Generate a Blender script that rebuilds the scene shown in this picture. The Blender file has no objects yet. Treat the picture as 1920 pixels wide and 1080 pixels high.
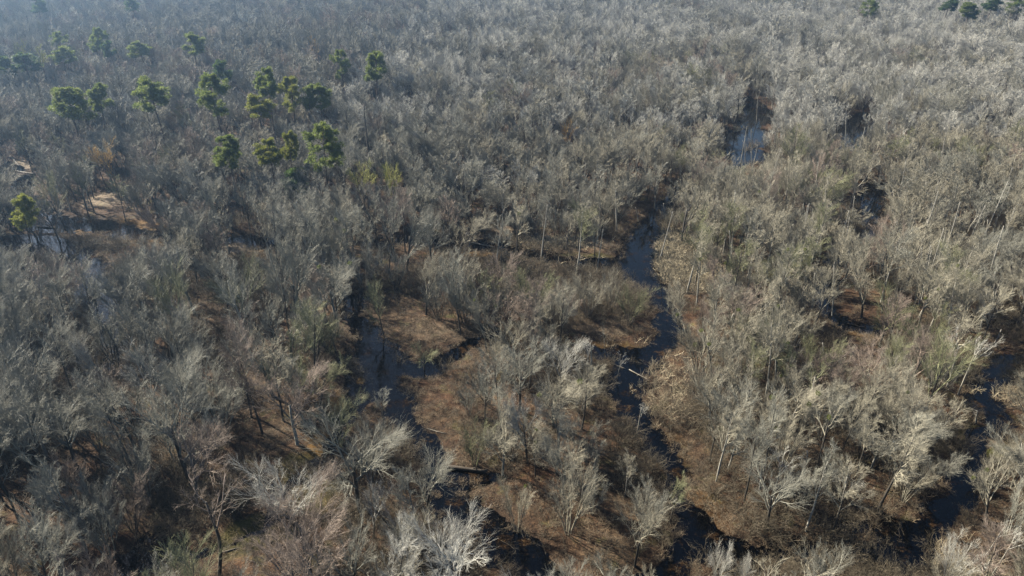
import bpy, math, random
import numpy as np
from mathutils import Vector
rad = math.radians

# ------------------------------------------------------------------ camera
CAM_H, PITCH, FPX = 60.0, 27.4, 1330.0          # drone height, tilt below level, focal length in 1920-wide pixels
S = bpy.context.scene
C = S.collection
cd = bpy.data.cameras.new('camera'); cam = bpy.data.objects.new('camera', cd); C.objects.link(cam)
cd.sensor_width = 36.0; cd.lens = 36.0 * FPX / 1920.0; cd.clip_start = 1.0; cd.clip_end = 6000.0
cam.location = (0, 0, CAM_H); cam.rotation_euler = (rad(90 - PITCH), 0, 0)
S.camera = cam

# ------------------------------------------------------------------ sky, sun, exposure
SUN_EL, SUN_AZ = 36.0, -58.0                     # elevation; compass angle from the view axis (+Y), negative = left
W = bpy.data.worlds.new('World'); S.world = W; W.use_nodes = True
nt = W.node_tree; bg = nt.nodes['Background']
sky = nt.nodes.new('ShaderNodeTexSky'); sky.sky_type = 'NISHITA'; sky.sun_disc = False
sky.sun_elevation = rad(SUN_EL); sky.sun_rotation = rad(SUN_AZ)
nt.links.new(sky.outputs[0], bg.inputs[0]); bg.inputs[1].default_value = 0.05
ld = bpy.data.lights.new('sun', 'SUN'); ld.energy = 5.0; ld.angle = rad(0.5); ld.color = (1.0, 0.93, 0.80)
sun = bpy.data.objects.new('sun', ld); C.objects.link(sun)
az, el = rad(SUN_AZ), rad(SUN_EL)
sdir = Vector((math.sin(az) * math.cos(el), math.cos(az) * math.cos(el), math.sin(el)))
sun.rotation_euler = sdir.to_track_quat('Z', 'Y').to_euler(); sun.location = sdir * 300
S.view_settings.view_transform = 'Standard'; S.view_settings.look = 'None'
S.view_settings.exposure = 1.72; S.view_settings.gamma = 1.0
S.render.engine = 'CYCLES'
S.cycles.use_denoising = True; S.cycles.denoiser = 'OPENIMAGEDENOISE'; S.cycles.denoising_prefilter = 'NONE'
S.cycles.max_bounces = 6; S.cycles.diffuse_bounces = 0; S.cycles.glossy_bounces = 2
S.cycles.transparent_max_bounces = 6; S.cycles.volume_bounces = 0
S.cycles.use_adaptive_sampling = False

# ------------------------------------------------------------------ pixel <-> ground helpers (photo pixels, 1920 x 1080)
_cp, _sp = math.cos(rad(PITCH)), math.sin(rad(PITCH))
GZ = 0.35
def at(px, py, z=GZ):
    u, v = (px - 960.0) / FPX, (py - 540.0) / FPX
    dy, dz = _cp - v * _sp, -_sp - v * _cp
    t = (CAM_H - z) / -dz
    return np.array((u * t, dy * t, z))
def proj(P):
    P = np.asarray(P, float); x, y, z = P[..., 0], P[..., 1], P[..., 2] - CAM_H
    d = y * _cp - z * _sp; v = -(y * _sp + z * _cp)
    return np.stack((960 + FPX * x / d, 540 + FPX * v / d, d), -1)
def height_to(P, ty):                            # height of an upright at P whose top shows on row ty
    lo, hi = 0.0, 45.0
    for _ in range(30):
        m = (lo + hi) / 2
        if proj(P + np.array((0, 0, m)))[1] > ty: lo = m
        else: hi = m
    return lo

# ------------------------------------------------------------------ value noise
def vnoise(x, y, seed=0):
    xi, yi = np.floor(x).astype(np.int64), np.floor(y).astype(np.int64)
    fx, fy = x - xi, y - yi
    fx, fy = fx * fx * (3 - 2 * fx), fy * fy * (3 - 2 * fy)
    def h(a, b):
        n = (a * 374761393 + b * 668265263 + seed * 1442695041) & 0xffffffff
        n = ((n ^ (n >> 13)) * 1274126177) & 0xffffffff
        return ((n ^ (n >> 16)) & 0xffff) / 65535.0
    return (h(xi, yi) * (1 - fx) + h(xi + 1, yi) * fx) * (1 - fy) + (h(xi, yi + 1) * (1 - fx) + h(xi + 1, yi + 1) * fx) * fy
def fbm(x, y, seed=0, o=3):
    return sum(vnoise(x * 2 ** k, y * 2 ** k, seed + k) / 2 ** (k + 1) for k in range(o)) / (1 - .5 ** o)

# ------------------------------------------------------------------ the creeks: photo points of each centre line with half width in metres
CREEKS = [
    [(1403, 185, 4), (1410, 212, 8), (1408, 238, 5)], [(1370, 262, 9), (1395, 262, 9), (1405, 248, 5)], [(1438, 210, 5), (1440, 228, 4)], [(1390, 292, 7), (1430, 297, 7)],
    [(1400, 300, 2), (1330, 335, 3), (1270, 365, 4), (1225, 410, 5), (1200, 455, 5), (1190, 500, 5.5),
     (1238, 555, 3.4), (1248, 610, 3), (1215, 665, 3.4), (1165, 725, 3.6), (1190, 790, 3), (1235, 840, 2.8), (1280, 900, 2.8), (1300, 975, 3.2), (1270, 1060, 3), (1240, 1130, 3)],
    [(250, 440, 3), (340, 452, 3), (440, 452, 4), (480, 462, 5), (580, 455, 3), (690, 452, 3), (790, 458, 3.5), (890, 462, 4), (960, 472, 3), (1060, 486, 3), (1150, 500, 4), (1190, 505, 5)],
    [(640, 545, 2), (676, 590, 3.4), (690, 640, 4), (700, 700, 3.7), (735, 755, 3.4), (790, 820, 2.6), (828, 890, 2.6), (850, 950, 2.8), (905, 1010, 3), (975, 1060, 3), (1040, 1120, 3)],
    [(700, 690, 4), (780, 690, 3), (850, 665, 3), (900, 640, 2), (990, 625, 1.5), (1060, 640, 2.4), (1130, 668, 2.6), (1210, 665, 4)],
    [(-60, 455, 6), (60, 458, 5), (150, 475, 4.4), (185, 520, 3.4), (205, 580, 3.4), (200, 640, 3), (190, 700, 2.4)],
    [(120, 500, 2.5), (150, 540, 2.4), (190, 600, 2)],
    [(60, 412, 5), (150, 420, 5), (240, 436, 4), (310, 450, 3)],
    [(-40, 300, 6), (20, 320, 5), (40, 360, 4), (80, 400, 4)],
    [(1622, 215, 5), (1604, 247, 9), (1592, 278, 5)],
    [(1660, 345, 3), (1625, 375, 4), (1632, 410, 3), (1650, 430, 3), (1560, 500, 2), (1540, 560, 2.4), (1590, 610, 3.2), (1640, 622, 3)],
    [(1790, 590, 2), (1880, 610, 3), (1960, 600, 4)],
    [(1960, 680, 4), (1880, 690, 4), (1830, 740, 3.4), (1850, 800, 3.6), (1830, 860, 3), (1800, 920, 3.2), (1740, 990, 3.2), (1640, 1000, 2.4), (1560, 985, 1.6)],
    [(820, 880, 2), (880, 884, 2.2), (915, 884, 1.2)],
    [(300, 1010, 2), (270, 1040, 2.4), (230, 1080, 2.6)],
    [(640, 690, 2), (660, 760, 2), (610, 845, 1.6), (560, 890, 1.6), (460, 1010, 1.6), (400, 1030, 1.6), (300, 1040, 2)],
    [(1030, 40, 4), (1040, 25, 4)],
    [(1380, 165, 3), (1395, 135, 3)],
    [(1740, 990, 4), (1700, 1050, 2.6), (1560, 1060, 1.8), (1400, 1065, 2), (1290, 1000, 3)],
]
SEG = []
for c in CREEKS:
    g = [(*at(x, y, 0)[:2], w) for x, y, w in c]
    for a, b in zip(g, g[1:]): SEG.append((*a[:2], a[2] * .72, *b[:2], b[2] * .72))
SEG = np.array(SEG)
def shore(X, Y):                                  # signed distance to the nearest creek edge, metres (negative = in the water)
    X, Y = np.asarray(X, float), np.asarray(Y, float)
    wx = (fbm(X / 7, Y / 7, 11) - .5) * 5 + (fbm(X / 1.7, Y / 1.7, 12, 2) - .5) * 2.2; wy = (fbm(X / 7, Y / 7, 31) - .5) * 5 + (fbm(X / 1.7, Y / 1.7, 32, 2) - .5) * 2.2
    x, y = X + wx, Y + wy
    best = np.full(x.shape, 1e9)
    for ax, ay, aw, bx, by, bw in SEG:
        dx, dy = bx - ax, by - ay; L = dx * dx + dy * dy + 1e-9
        t = np.clip(((x - ax) * dx + (y - ay) * dy) / L, 0, 1)
        best = np.minimum(best, np.hypot(x - ax - t * dx, y - ay - t * dy) - (aw + t * (bw - aw)))
    return best
def ground_z(X, Y, d=None):
    if d is None: d = shore(X, Y)
    z = np.clip(d * .17, -.48, .5)
    for bx, by, br, bh in ((447, 466, 2.6, .75), (200, 380, 4, .5), (1255, 485, 3, .3), (1275, 512, 4, .3), (1385, 262, 11, -.45), (1410, 215, 9, -.45), (1412, 294, 9, -.4), (1604, 247, 10, -.45), (1195, 455, 7, -.35), (1190, 505, 6, -.35), (60, 458, 9, -.3), (690, 655, 5, -.3), (890, 1000, 4, -.25), (845, 950, 3, -.25), (1630, 385, 7, -.4)):   # sand bars and the reed bank
        c = at(bx, by, 0); z = z + bh * np.exp(-((X - c[0]) ** 2 + ((Y - c[1]) / 1.3) ** 2) / br ** 2)
    z = z + (fbm(X / 3.2, Y / 3.2, 5) - .5) * .5 + (fbm(X / 1.1, Y / 1.1, 6, 2) - .5) * .22 + (fbm(X / 17, Y / 17, 9) - .5) * .5 * np.clip(d / 4, 0, 1)
    return z

# ------------------------------------------------------------------ materials
def material(name):
    m = bpy.data.materials.new(name); m.use_nodes = True
    t = m.node_tree; p = t.nodes['Principled BSDF']
    return m, t, p
def N(t, kind, **kw):
    n = t.nodes.new(kind)
    for k, v in kw.items(): setattr(n, k, v)
    return n
def ramp(t, stops):
    r = N(t, 'ShaderNodeValToRGB'); e = r.color_ramp.elements
    while len(e) < len(stops): e.new(.5)
    for q, (pos, col) in zip(e, stops): q.position = pos; q.color = (*col, 1)
    return r
def bark(name, col, var=.3, scale=2.2):
    m, t, p = material(name)
    info = N(t, 'ShaderNodeObjectInfo'); tc = N(t, 'ShaderNodeTexCoord')
    nz = N(t, 'ShaderNodeTexNoise'); nz.inputs['Scale'].default_value = scale; nz.inputs['Detail'].default_value = 3
    t.links.new(tc.outputs['Object'], nz.inputs['Vector'])
    a = N(t, 'ShaderNodeMath', operation='MULTIPLY_ADD'); a.inputs[1].default_value = var; a.inputs[2].default_value = 1 - var / 2
    t.links.new(info.outputs['Random'], a.inputs[0])
    b = N(t, 'ShaderNodeMath', operation='MULTIPLY_ADD'); b.inputs[1].default_value = .9; b.inputs[2].default_value = .55
    t.links.new(nz.outputs[0], b.inputs[0])
    c = N(t, 'ShaderNodeMath', operation='MULTIPLY'); t.links.new(a.outputs[0], c.inputs[0]); t.links.new(b.outputs[0], c.inputs[1])
    v = N(t, 'ShaderNodeVectorMath', operation='SCALE'); v.inputs[0].default_value = col; t.links.new(c.outputs[0], v.inputs[3])
    t.links.new(v.outputs[0], p.inputs['Base Color'])
    p.inputs['Roughness'].default_value = .65; p.inputs['Specular IOR Level'].default_value = .3
    return m
TWIG = {
    'grey':   bark('twigs_grey', (.275, .265, .212)),
    'silver': bark('twigs_silver', (.50, .48, .415)),
    'tan':    bark('twigs_tan', (.33, .30, .222)),
    'olive':  bark('twigs_olive', (.225, .225, .12)),
    'russet': bark('twigs_russet', (.27, .21, .165)),
    'gold':   bark('twigs_gold', (.58, .35, .115)),
    'lime':   bark('twigs_lime', (.42, .41, .11)),
}
M_trunk = bark('bark_dark', (.062, .054, .044))
M_trunkpale = bark('bark_pale', (.29, .27, .225))
M_dead = bark('bark_dead', (.31, .29, .245))
M_pinebark = bark('bark_pine', (.10, .075, .058))
M_brush = bark('brush_twigs', (.135, .11, .073), .6)
M_sprout = bark('sprout_stalks', (.24, .18, .115), .7)
M_reed = bark('reed_straw', (.60, .50, .33), .3)
M_log = bark('log_wood', (.21, .185, .145))
M_logdark = bark('log_wet', (.07, .055, .04))
def needles(name, a, b):
    m, t, p = material(name)
    tc = N(t, 'ShaderNodeTexCoord'); nz = N(t, 'ShaderNodeTexNoise'); nz.inputs['Scale'].default_value = .9
    t.links.new(tc.outputs['Object'], nz.inputs['Vector'])
    r = ramp(t, [(.32, a), (.68, b)]); t.links.new(nz.outputs[0], r.inputs[0])
    t.links.new(r.outputs[0], p.inputs['Base Color']); p.inputs['Roughness'].default_value = .6
    tr = N(t, 'ShaderNodeBsdfTranslucent'); t.links.new(r.outputs[0], tr.inputs[0])
    mx = N(t, 'ShaderNodeMixShader'); mx.inputs[0].default_value = .5
    t.links.new(p.outputs[0], mx.inputs[1]); t.links.new(tr.outputs[0], mx.inputs[2])
    t.links.new(mx.outputs[0], t.nodes['Material Output'].inputs[0])
    return m
NEEDLE = {'green': needles('pine_needles', (.085, .118, .028), (.20, .235, .06)),
          'yellow': needles('pine_needles_yellow', (.12, .14, .024), (.25, .255, .055)),
          'dark': needles('pine_needles_dark', (.045, .08, .024), (.095, .14, .04))}
M_mistle = needles('mistletoe_leaves', (.07, .095, .02), (.15, .17, .03))

def ground_material():
    m, t, p = material('leaf_litter')
    geo = N(t, 'ShaderNodeNewGeometry')
    def noise(scale, detail=4, rough=.6):
        n = N(t, 'ShaderNodeTexNoise'); n.inputs['Scale'].default_value = scale; n.inputs['Detail'].default_value = detail; n.inputs['Roughness'].default_value = rough
        t.links.new(geo.outputs['Position'], n.inputs['Vector']); return n
    n1, n2, n3, n4 = noise(.12), noise(.9, 6, .7), noise(6, 3), noise(.33, 3)
    litter = ramp(t, [(.30, (.022, .015, .010)), (.48, (.070, .046, .027)), (.62, (.125, .085, .05)), (.8, (.20, .15, .095))])
    t.links.new(n2.outputs[0], litter.inputs[0])
    red = ramp(t, [(.3, (.022, .012, .007)), (.55, (.075, .039, .02)), (.8, (.14, .08, .04))]); t.links.new(n2.outputs[0], red.inputs[0])
    sel = ramp(t, [(.42, (0, 0, 0)), (.62, (1, 1, 1))]); t.links.new(n1.outputs[0], sel.inputs[0])
    mx = N(t, 'ShaderNodeMixRGB'); t.links.new(sel.outputs[0], mx.inputs[0]); t.links.new(litter.outputs[0], mx.inputs[1]); t.links.new(red.outputs[0], mx.inputs[2])
    moss = N(t, 'ShaderNodeMixRGB'); ms = ramp(t, [(.58, (0, 0, 0)), (.72, (.7, .7, .7))]); t.links.new(n4.outputs[0], ms.inputs[0])
    t.links.new(ms.outputs[0], moss.inputs[0]); t.links.new(mx.outputs[0], moss.inputs[1]); moss.inputs[2].default_value = (.10, .10, .035, 1)
    # single leaves: fine speckle
    sp = N(t, 'ShaderNodeMixRGB', blend_type='MULTIPLY'); sp.inputs[0].default_value = .75
    spr = ramp(t, [(.36, (.22, .2, .18)), (.64, (1.35, 1.3, 1.22))]); t.links.new(n3.outputs[0], spr.inputs[0])
    t.links.new(moss.outputs[0], sp.inputs[1]); t.links.new(spr.outputs[0], sp.inputs[2])
    # patches: sand bars, ochre silt, algae, from the mesh's own map
    vc = N(t, 'ShaderNodeVertexColor', layer_name='patches'); sep = N(t, 'ShaderNodeSeparateColor'); t.links.new(vc.outputs[0], sep.inputs[0])
    last = sp.outputs[0]
    for k, col in enumerate([(.30, .235, .16), (.19, .105, .026), (.11, .11, .022)]):
        q = N(t, 'ShaderNodeMixRGB'); t.links.new(sep.outputs[k], q.inputs[0]); t.links.new(last, q.inputs[1]); q.inputs[2].default_value = (*col, 1); last = q.outputs[0]
    # wet mud at and under the water line
    sx = N(t, 'ShaderNodeSeparateXYZ'); t.links.new(geo.outputs['Position'], sx.inputs[0])
    wet = N(t, 'ShaderNodeMapRange'); wet.inputs[1].default_value = -.30; wet.inputs[2].default_value = .42; wet.inputs[3].default_value = .26; wet.inputs[4].default_value = 1
    t.links.new(sx.outputs[2], wet.inputs[0])
    wm = N(t, 'ShaderNodeVectorMath', operation='SCALE'); t.links.new(last, wm.inputs[0]); t.links.new(wet.outputs[0], wm.inputs[3])
    t.links.new(wm.outputs[0], p.inputs['Base Color'])
    p.inputs['Roughness'].default_value = .9; p.inputs['Specular IOR Level'].default_value = .2
    bp = N(t, 'ShaderNodeBump'); bp.inputs['Strength'].default_value = 1; bp.inputs['Distance'].default_value = .45
    hs = N(t, 'ShaderNodeMath', operation='MULTIPLY_ADD'); hs.inputs[1].default_value = .35; t.links.new(n3.outputs[0], hs.inputs[0]); t.links.new(n2.outputs[0], hs.inputs[2])
    t.links.new(hs.outputs[0], bp.inputs['Height']); t.links.new(bp.outputs[0], p.inputs['Normal'])
    return m
def water_material():
    m, t, p = material('tannin_water'); t.nodes.remove(p)
    geo = N(t, 'ShaderNodeNewGeometry'); nz = N(t, 'ShaderNodeTexNoise'); nz.inputs['Scale'].default_value = 1.4; nz.inputs['Detail'].default_value = 2
    t.links.new(geo.outputs['Position'], nz.inputs['Vector'])
    bp = N(t, 'ShaderNodeBump'); bp.inputs['Strength'].default_value = .05; bp.inputs['Distance'].default_value = .1; t.links.new(nz.outputs[0], bp.inputs['Height'])
    fr = N(t, 'ShaderNodeFresnel'); fr.inputs[0].default_value = 1.34; t.links.new(bp.outputs[0], fr.inputs['Normal'])
    gl = N(t, 'ShaderNodeBsdfGlossy'); gl.inputs['Roughness'].default_value = .03; t.links.new(bp.outputs[0], gl.inputs['Normal'])
    tp = N(t, 'ShaderNodeBsdfTransparent'); tp.inputs[0].default_value = (.36, .21, .085, 1)
    mx = N(t, 'ShaderNodeMixShader'); t.links.new(fr.outputs[0], mx.inputs[0]); t.links.new(tp.outputs[0], mx.inputs[1]); t.links.new(gl.outputs[0], mx.inputs[2])
    # drifted leaves and scum floating in rafts
    na = N(t, 'ShaderNodeTexNoise'); na.inputs['Scale'].default_value = .28; na.inputs['Detail'].default_value = 5; na.inputs['Roughness'].default_value = .75
    t.links.new(geo.outputs['Position'], na.inputs['Vector']); ra = ramp(t, [(.56, (0, 0, 0)), (.66, (.85, .85, .85))]); t.links.new(na.outputs[0], ra.inputs[0])
    nl = N(t, 'ShaderNodeTexNoise'); nl.inputs['Scale'].default_value = 5; nl.inputs['Detail'].default_value = 2; t.links.new(geo.outputs['Position'], nl.inputs['Vector'])
    rl = ramp(t, [(.38, (.012, .007, .004)), (.55, (.042, .024, .011)), (.72, (.12, .08, .045))]); t.links.new(nl.outputs[0], rl.inputs[0])
    df = N(t, 'ShaderNodeBsdfDiffuse'); t.links.new(rl.outputs[0], df.inputs[0])
    m2 = N(t, 'ShaderNodeMixShader'); t.links.new(ra.outputs[0], m2.inputs[0]); t.links.new(mx.outputs[0], m2.inputs[1]); t.links.new(df.outputs[0], m2.inputs[2]); mx = m2
    t.links.new(mx.outputs[0], t.nodes['Material Output'].inputs[0])
    return m

# ------------------------------------------------------------------ mesh helpers
def mesh_np(name, V, F, mat, smooth=False):      # F: list of (n,k) index arrays
    me = bpy.data.meshes.new(name)
    V = np.ascontiguousarray(V, np.float32)
    loops = np.concatenate([f.ravel() for f in F]).astype(np.int32)
    tot = np.concatenate([np.full(len(f), f.shape[1], np.int32) for f in F])
    start = np.concatenate(([0], np.cumsum(tot)[:-1])).astype(np.int32)
    me.vertices.add(len(V)); me.vertices.foreach_set('co', V.ravel())
    me.loops.add(len(loops)); me.loops.foreach_set('vertex_index', loops)
    me.polygons.add(len(tot)); me.polygons.foreach_set('loop_start', start)
    try: me.polygons.foreach_set('loop_total', tot)
    except Exception: pass
    if smooth: me.polygons.foreach_set('use_smooth', np.ones(len(tot), bool))
    me.update(calc_edges=True); me.validate()
    if mat: me.materials.append(mat)
    return me
class Geo:
    def __init__(s): s.V, s.F, s.n = [], [], 0
    def add(s, V, F):
        s.V.append(V); s.F += [f + s.n for f in F]; s.n += len(V)
    def tubes(s, P, R, sides):
        n, k, _ = P.shape
        t = P[:, -1] - P[:, 0]; t = t / (np.linalg.norm(t, axis=1, keepdims=True) + 1e-9)
        ref = np.where(np.abs(t[:, 2:3]) > .8, np.array([[1., 0, 0]]), np.array([[0, 0, 1.]]))
        u = np.cross(t, ref); u /= np.linalg.norm(u, axis=1, keepdims=True) + 1e-9; v = np.cross(t, u)
        a = np.arange(sides) / sides * 2 * math.pi
        ring = np.cos(a)[None, :, None] * u[:, None] + np.sin(a)[None, :, None] * v[:, None]      # n,sides,3
        V = P[:, :, None] + R[:, :, None, None] * ring[:, None]
        i = np.arange(n)[:, None, None] * (k * sides) + np.arange(k - 1)[None, :, None] * sides
        j = np.arange(sides)[None, None]; j2 = (j + 1) % sides
        F = np.stack((i + j, i + j2, i + sides + j2, i + sides + j), -1).reshape(-1, 4)
        caps = (np.arange(n)[:, None] * (k * sides) + (k - 1) * sides + np.arange(sides)[None]).reshape(-1, sides)
        s.add(V.reshape(-1, 3), [F, caps] if sides > 3 else [F])
    def mesh(s, name, mat, smooth=False): return mesh_np(name, np.concatenate(s.V), s.F, mat, smooth)
def unit(v): return v / (np.linalg.norm(v, axis=-1, keepdims=True) + 1e-9)
def march(rng, base, d, L, K, trop, wig):
    P = [base]; d = unit(d)
    for _ in range(K - 1):
        d = unit(d + rng.normal(0, wig, d.shape) + np.array((0, 0, trop)))
        P.append(P[-1] + d * (L / (K - 1))[:, None])
    return np.stack(P, 1)
def spawn(rng, P, R, m, t0, t1, ang, rl, rr, K, trop, wig, out=.4, tip=.25, taper=.5, rmin=.008):
    n, kp, _ = P.shape; idx = np.repeat(np.arange(n), m); M = n * m
    t = t0 + (t1 - t0) * (np.tile(np.arange(m), n) + rng.uniform(0, 1, M)) / m
    f = t * (kp - 1); i = np.clip(f.astype(int), 0, kp - 2); fr = (f - i)[:, None]
    base = P[idx, i] * (1 - fr) + P[idx, i + 1] * fr
    tan = unit(P[idx, i + 1] - P[idx, i]); r = R[idx, i] * (1 - fr[:, 0]) + R[idx, i + 1] * fr[:, 0]
    plen = np.linalg.norm(np.diff(P, axis=1), axis=2).sum(1)[idx]
    o = base * np.array((1, 1, 0)); o = o / (np.linalg.norm(o, axis=1, keepdims=True) + .5)
    q = unit(rng.normal(0, 1, (M, 3))) + out * o; q = unit(q - (q * tan).sum(1, keepdims=True) * tan)
    a = ang * rng.uniform(.65, 1.35, M)[:, None]
    L = plen * rl * rng.uniform(.65, 1.3, M) * (1.15 - taper * t)
    Q = march(rng, base, tan * np.cos(a) + q * np.sin(a), L, K, trop, wig)
    r0 = np.maximum(np.minimum(r * .85, r * rr + 0 * r), rmin)
    return Q, r0[:, None] * np.linspace(1, tip, K)[None]

# ------------------------------------------------------------------ tree forms: each returns (trunk mesh, crown mesh, height, crown radius)
NEAR = False
def finish(rng, name, P, R, A, AR, B, BR, n3, n4, tw, tmat, cmat, k3=(.56, .44, .14, .09), k4=(.52, .50, .15, .12), r4=.0125):
    g = Geo(); g.tubes(P, R, 6); c = Geo()
    if NEAR: n4, r4, k3, k4 = n4 * .62, .0062, (.52, .60, .12, .12), (.55, .42, .09, .16); n4 = max(4, int(n4)); BR = BR * 1.15
    (c if NEAR else g).tubes(A, AR, 5); c.tubes(B, BR, 4)
    D, DR = spawn(rng, B, BR, n3, .2, 1, k3[0], k3[1] * tw, .6, 4, k3[2], k3[3], tip=.4, rmin=.0125); c.tubes(D, DR, 3)
    E, ER = spawn(rng, D, DR, n4, .15, 1, k4[0], k4[1] * tw + .2, .6, 3, k4[2], k4[3], tip=.35, rmin=r4); c.tubes(E, ER, 3)
    return [g.mesh(name + '_trunk', tmat, True), c.mesh(name + '_crown', cmat), float(np.percentile(E[..., 2], 99.5)), float(np.percentile(np.hypot(E[..., 0], E[..., 1]), 97))]
def form_spreading(seed, tmat=M_trunk):           # forked low, wide domed crown
    rng = np.random.default_rng(seed)
    H = rng.uniform(6.5, 7.5)
    P = march(rng, np.zeros((1, 3)) - np.array((0, 0, .4)), np.array([[rng.normal(0, .1), rng.normal(0, .1), 1]]), np.array([H]), 7, .05, .05)
    R = np.linspace(.23, .11, 7)[None]
    A, AR = spawn(rng, P, R, 7, .40, 1, .62, .80, .6, 7, .10, .09, out=.2, tip=.25, taper=.25)
    B, BR = spawn(rng, A, AR, 8, .22, 1, .62, .50, .6, 5, .10, .11, tip=.3, taper=.55)
    return finish(rng, 'spreading', P, R, A, AR, B, BR, 10, 9, 1.0, tmat, TWIG['grey'], r4=.0078)
def form_tall(seed, tmat=M_trunk):                # straight trunk, narrow crown
    rng = np.random.default_rng(seed)
    H = rng.uniform(12, 13.5)
    P = march(rng, np.zeros((1, 3)) - np.array((0, 0, .4)), np.array([[rng.normal(0, .04), rng.normal(0, .04), 1]]), np.array([H]), 9, .03, .03)
    R = np.linspace(.19, .04, 9)[None]
    A, AR = spawn(rng, P, R, 16, .45, 1, .72, .27, .55, 5, .14, .10, out=0, tip=.3, taper=.4)
    B, BR = spawn(rng, A, AR, 6, .25, 1, .62, .52, .6, 4, .10, .12, tip=.35)
    return finish(rng, 'tall', P, R, A, AR, B, BR, 9, 9, 1.0, tmat, TWIG['grey'], r4=.0078)
def form_clump(seed, tmat=M_trunk):               # several stems from one stool
    rng = np.random.default_rng(seed); n = 7
    a = np.arange(n) / n * 6.28 + rng.uniform(0, .7, n); s = rng.uniform(.12, .42, n)
    base = np.stack((np.cos(a) * .3, np.sin(a) * .3, np.full(n, -.3)), 1)
    A = march(rng, base, np.stack((np.cos(a) * s, np.sin(a) * s, np.ones(n)), 1), rng.uniform(6.5, 9, n), 7, .03, .06)
    AR = np.linspace(.085, .02, 7)[None].repeat(n, 0)
    B, BR = spawn(rng, A, AR, 9, .3, 1, .5, .34, .6, 5, .12, .1, out=.5, tip=.3)
    return finish(rng, 'clump', A[:1], AR[:1], A[1:], AR[1:], B, BR, 9, 9, 1.0, tmat, TWIG['grey'], r4=.0078)
def form_sparse(seed, tmat=M_trunkpale):          # pale, leaning, few forked limbs
    rng = np.random.default_rng(seed)
    P = march(rng, np.zeros((1, 3)) - np.array((0, 0, .4)), np.array([[.05, rng.normal(0, .05), 1]]), np.array([10.]), 8, .03, .07)
    R = np.linspace(.20, .09, 8)[None]
    A, AR = spawn(rng, P, R, 5, .6, 1, .6, .45, .62, 6, .08, .16, out=.1, tip=.3, taper=.2)
    B, BR = spawn(rng, A, AR, 6, .3, 1, .7, .42, .55, 5, .06, .17, tip=.3)
    return finish(rng, 'sparse', P, R, A, AR, B, BR, 5, 5, 1.0, tmat, TWIG['silver'])
def form_snag(seed):                              # dead standing trunk with broken stubs
    rng = np.random.default_rng(seed)
    P = march(rng, np.zeros((1, 3)) - np.array((0, 0, .4)), np.array([[rng.normal(0, .05), rng.normal(0, .05), 1]]), np.array([10.4]), 9, .02, .035)
    R = np.linspace(.20, .075, 9)[None]
    A, AR = spawn(rng, P, R, 4, .5, 1, .8, .12, .45, 4, .05, .2, out=0, tip=.4)
    g = Geo(); g.tubes(P, R, 7); out = []
    for k in range(len(A)):
        c = Geo(); c.tubes(A[k:k + 1], AR[k:k + 1], 4); B, BR = spawn(rng, A[k:k + 1], AR[k:k + 1], 2, .4, .9, .7, .5, .5, 3, .05, .2); c.tubes(B, BR, 3); out.append(c.mesh('snag_branch', M_dead))
    return [g.mesh('snag_trunk', M_dead, True), out, 10.0, 1.0]
def blades(rng, cen, rad_, n, ln, w, up=.35, flat=.7):   # needle sprays: thin kites radiating from clump centres
    m = len(cen) * n; c = np.repeat(cen, n, 0); rr = np.repeat(rad_, n)
    d = unit(rng.normal(0, 1, (m, 3)) + np.array((0, 0, up)))
    b = c + d * (rr * rng.uniform(.15, 1, m) ** .6)[:, None] * np.array((1, 1, flat))
    dd = unit(d + rng.normal(0, .5, (m, 3)) + np.array((0, 0, .15)))
    s = unit(np.cross(dd, rng.normal(0, 1, (m, 3)))) * (w * rng.uniform(.6, 1.3, m))[:, None]; L = (ln * rng.uniform(.6, 1.3, m))[:, None]
    V = np.stack((b, b + dd * L * .45 + s, b + dd * L, b + dd * L * .45 - s), 1).reshape(-1, 3)
    return V, [np.arange(m * 4).reshape(m, 4)]
def form_pine(seed, c0=.58, spread=3.6, H=20.):
    rng = np.random.default_rng(seed)
    P = march(rng, np.zeros((1, 3)) - np.array((0, 0, .4)), np.array([[rng.normal(0, .05), rng.normal(0, .05), 1]]), np.array([H]), 9, .03, .03)
    R = np.linspace(.27, .05, 9)[None]
    n = 30; A, AR = spawn(rng, P, R, n, c0, .99, 1.25, 1, .45, 6, .05, .12, out=0)
    t = (np.arange(n) + .5) / n                     # shape the limb lengths: rounded, uneven crown
    L = spread * np.sqrt(np.clip(1 - (2 * t - .72) ** 2 / 1.75, .05, 1)) * rng.uniform(.55, 1.15, n)
    A = A[:, :1] + (A - A[:, :1]) * (L / np.linalg.norm(A[:, -1] - A[:, 0], axis=1))[:, None, None]
    AR = np.clip(L / spread, .3, 1)[:, None] * np.linspace(.07, .02, 6)[None]
    B, BR = spawn(rng, A, AR, 4, .35, 1, .8, .42, .6, 4, .08, .15)
    g = Geo(); g.tubes(P, R, 7); g.tubes(A, AR, 4); g.tubes(B, BR, 3)
    cen = np.concatenate((A[:, -1], A[:, 4], B[:, -1], B[:, 2], P[:, -1])); cen = cen[rng.random(len(cen)) < .75]
    V, F = blades(rng, cen, rng.uniform(.35, .85, len(cen)), 62, .5, .08, .35, .62)
    c = Geo(); c.add(V, F)
    return [g.mesh('pine_trunk', M_pinebark, True), c.mesh('pine_crown', NEEDLE['green']), float(cen[:, 2].max() + .4), float(np.percentile(np.hypot(cen[:, 0], cen[:, 1]), 95) + .4)]
def form_bushy(seed):                             # low dense evergreen
    f = form_pine(seed, .15, 3.4, 9.); return f
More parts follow.
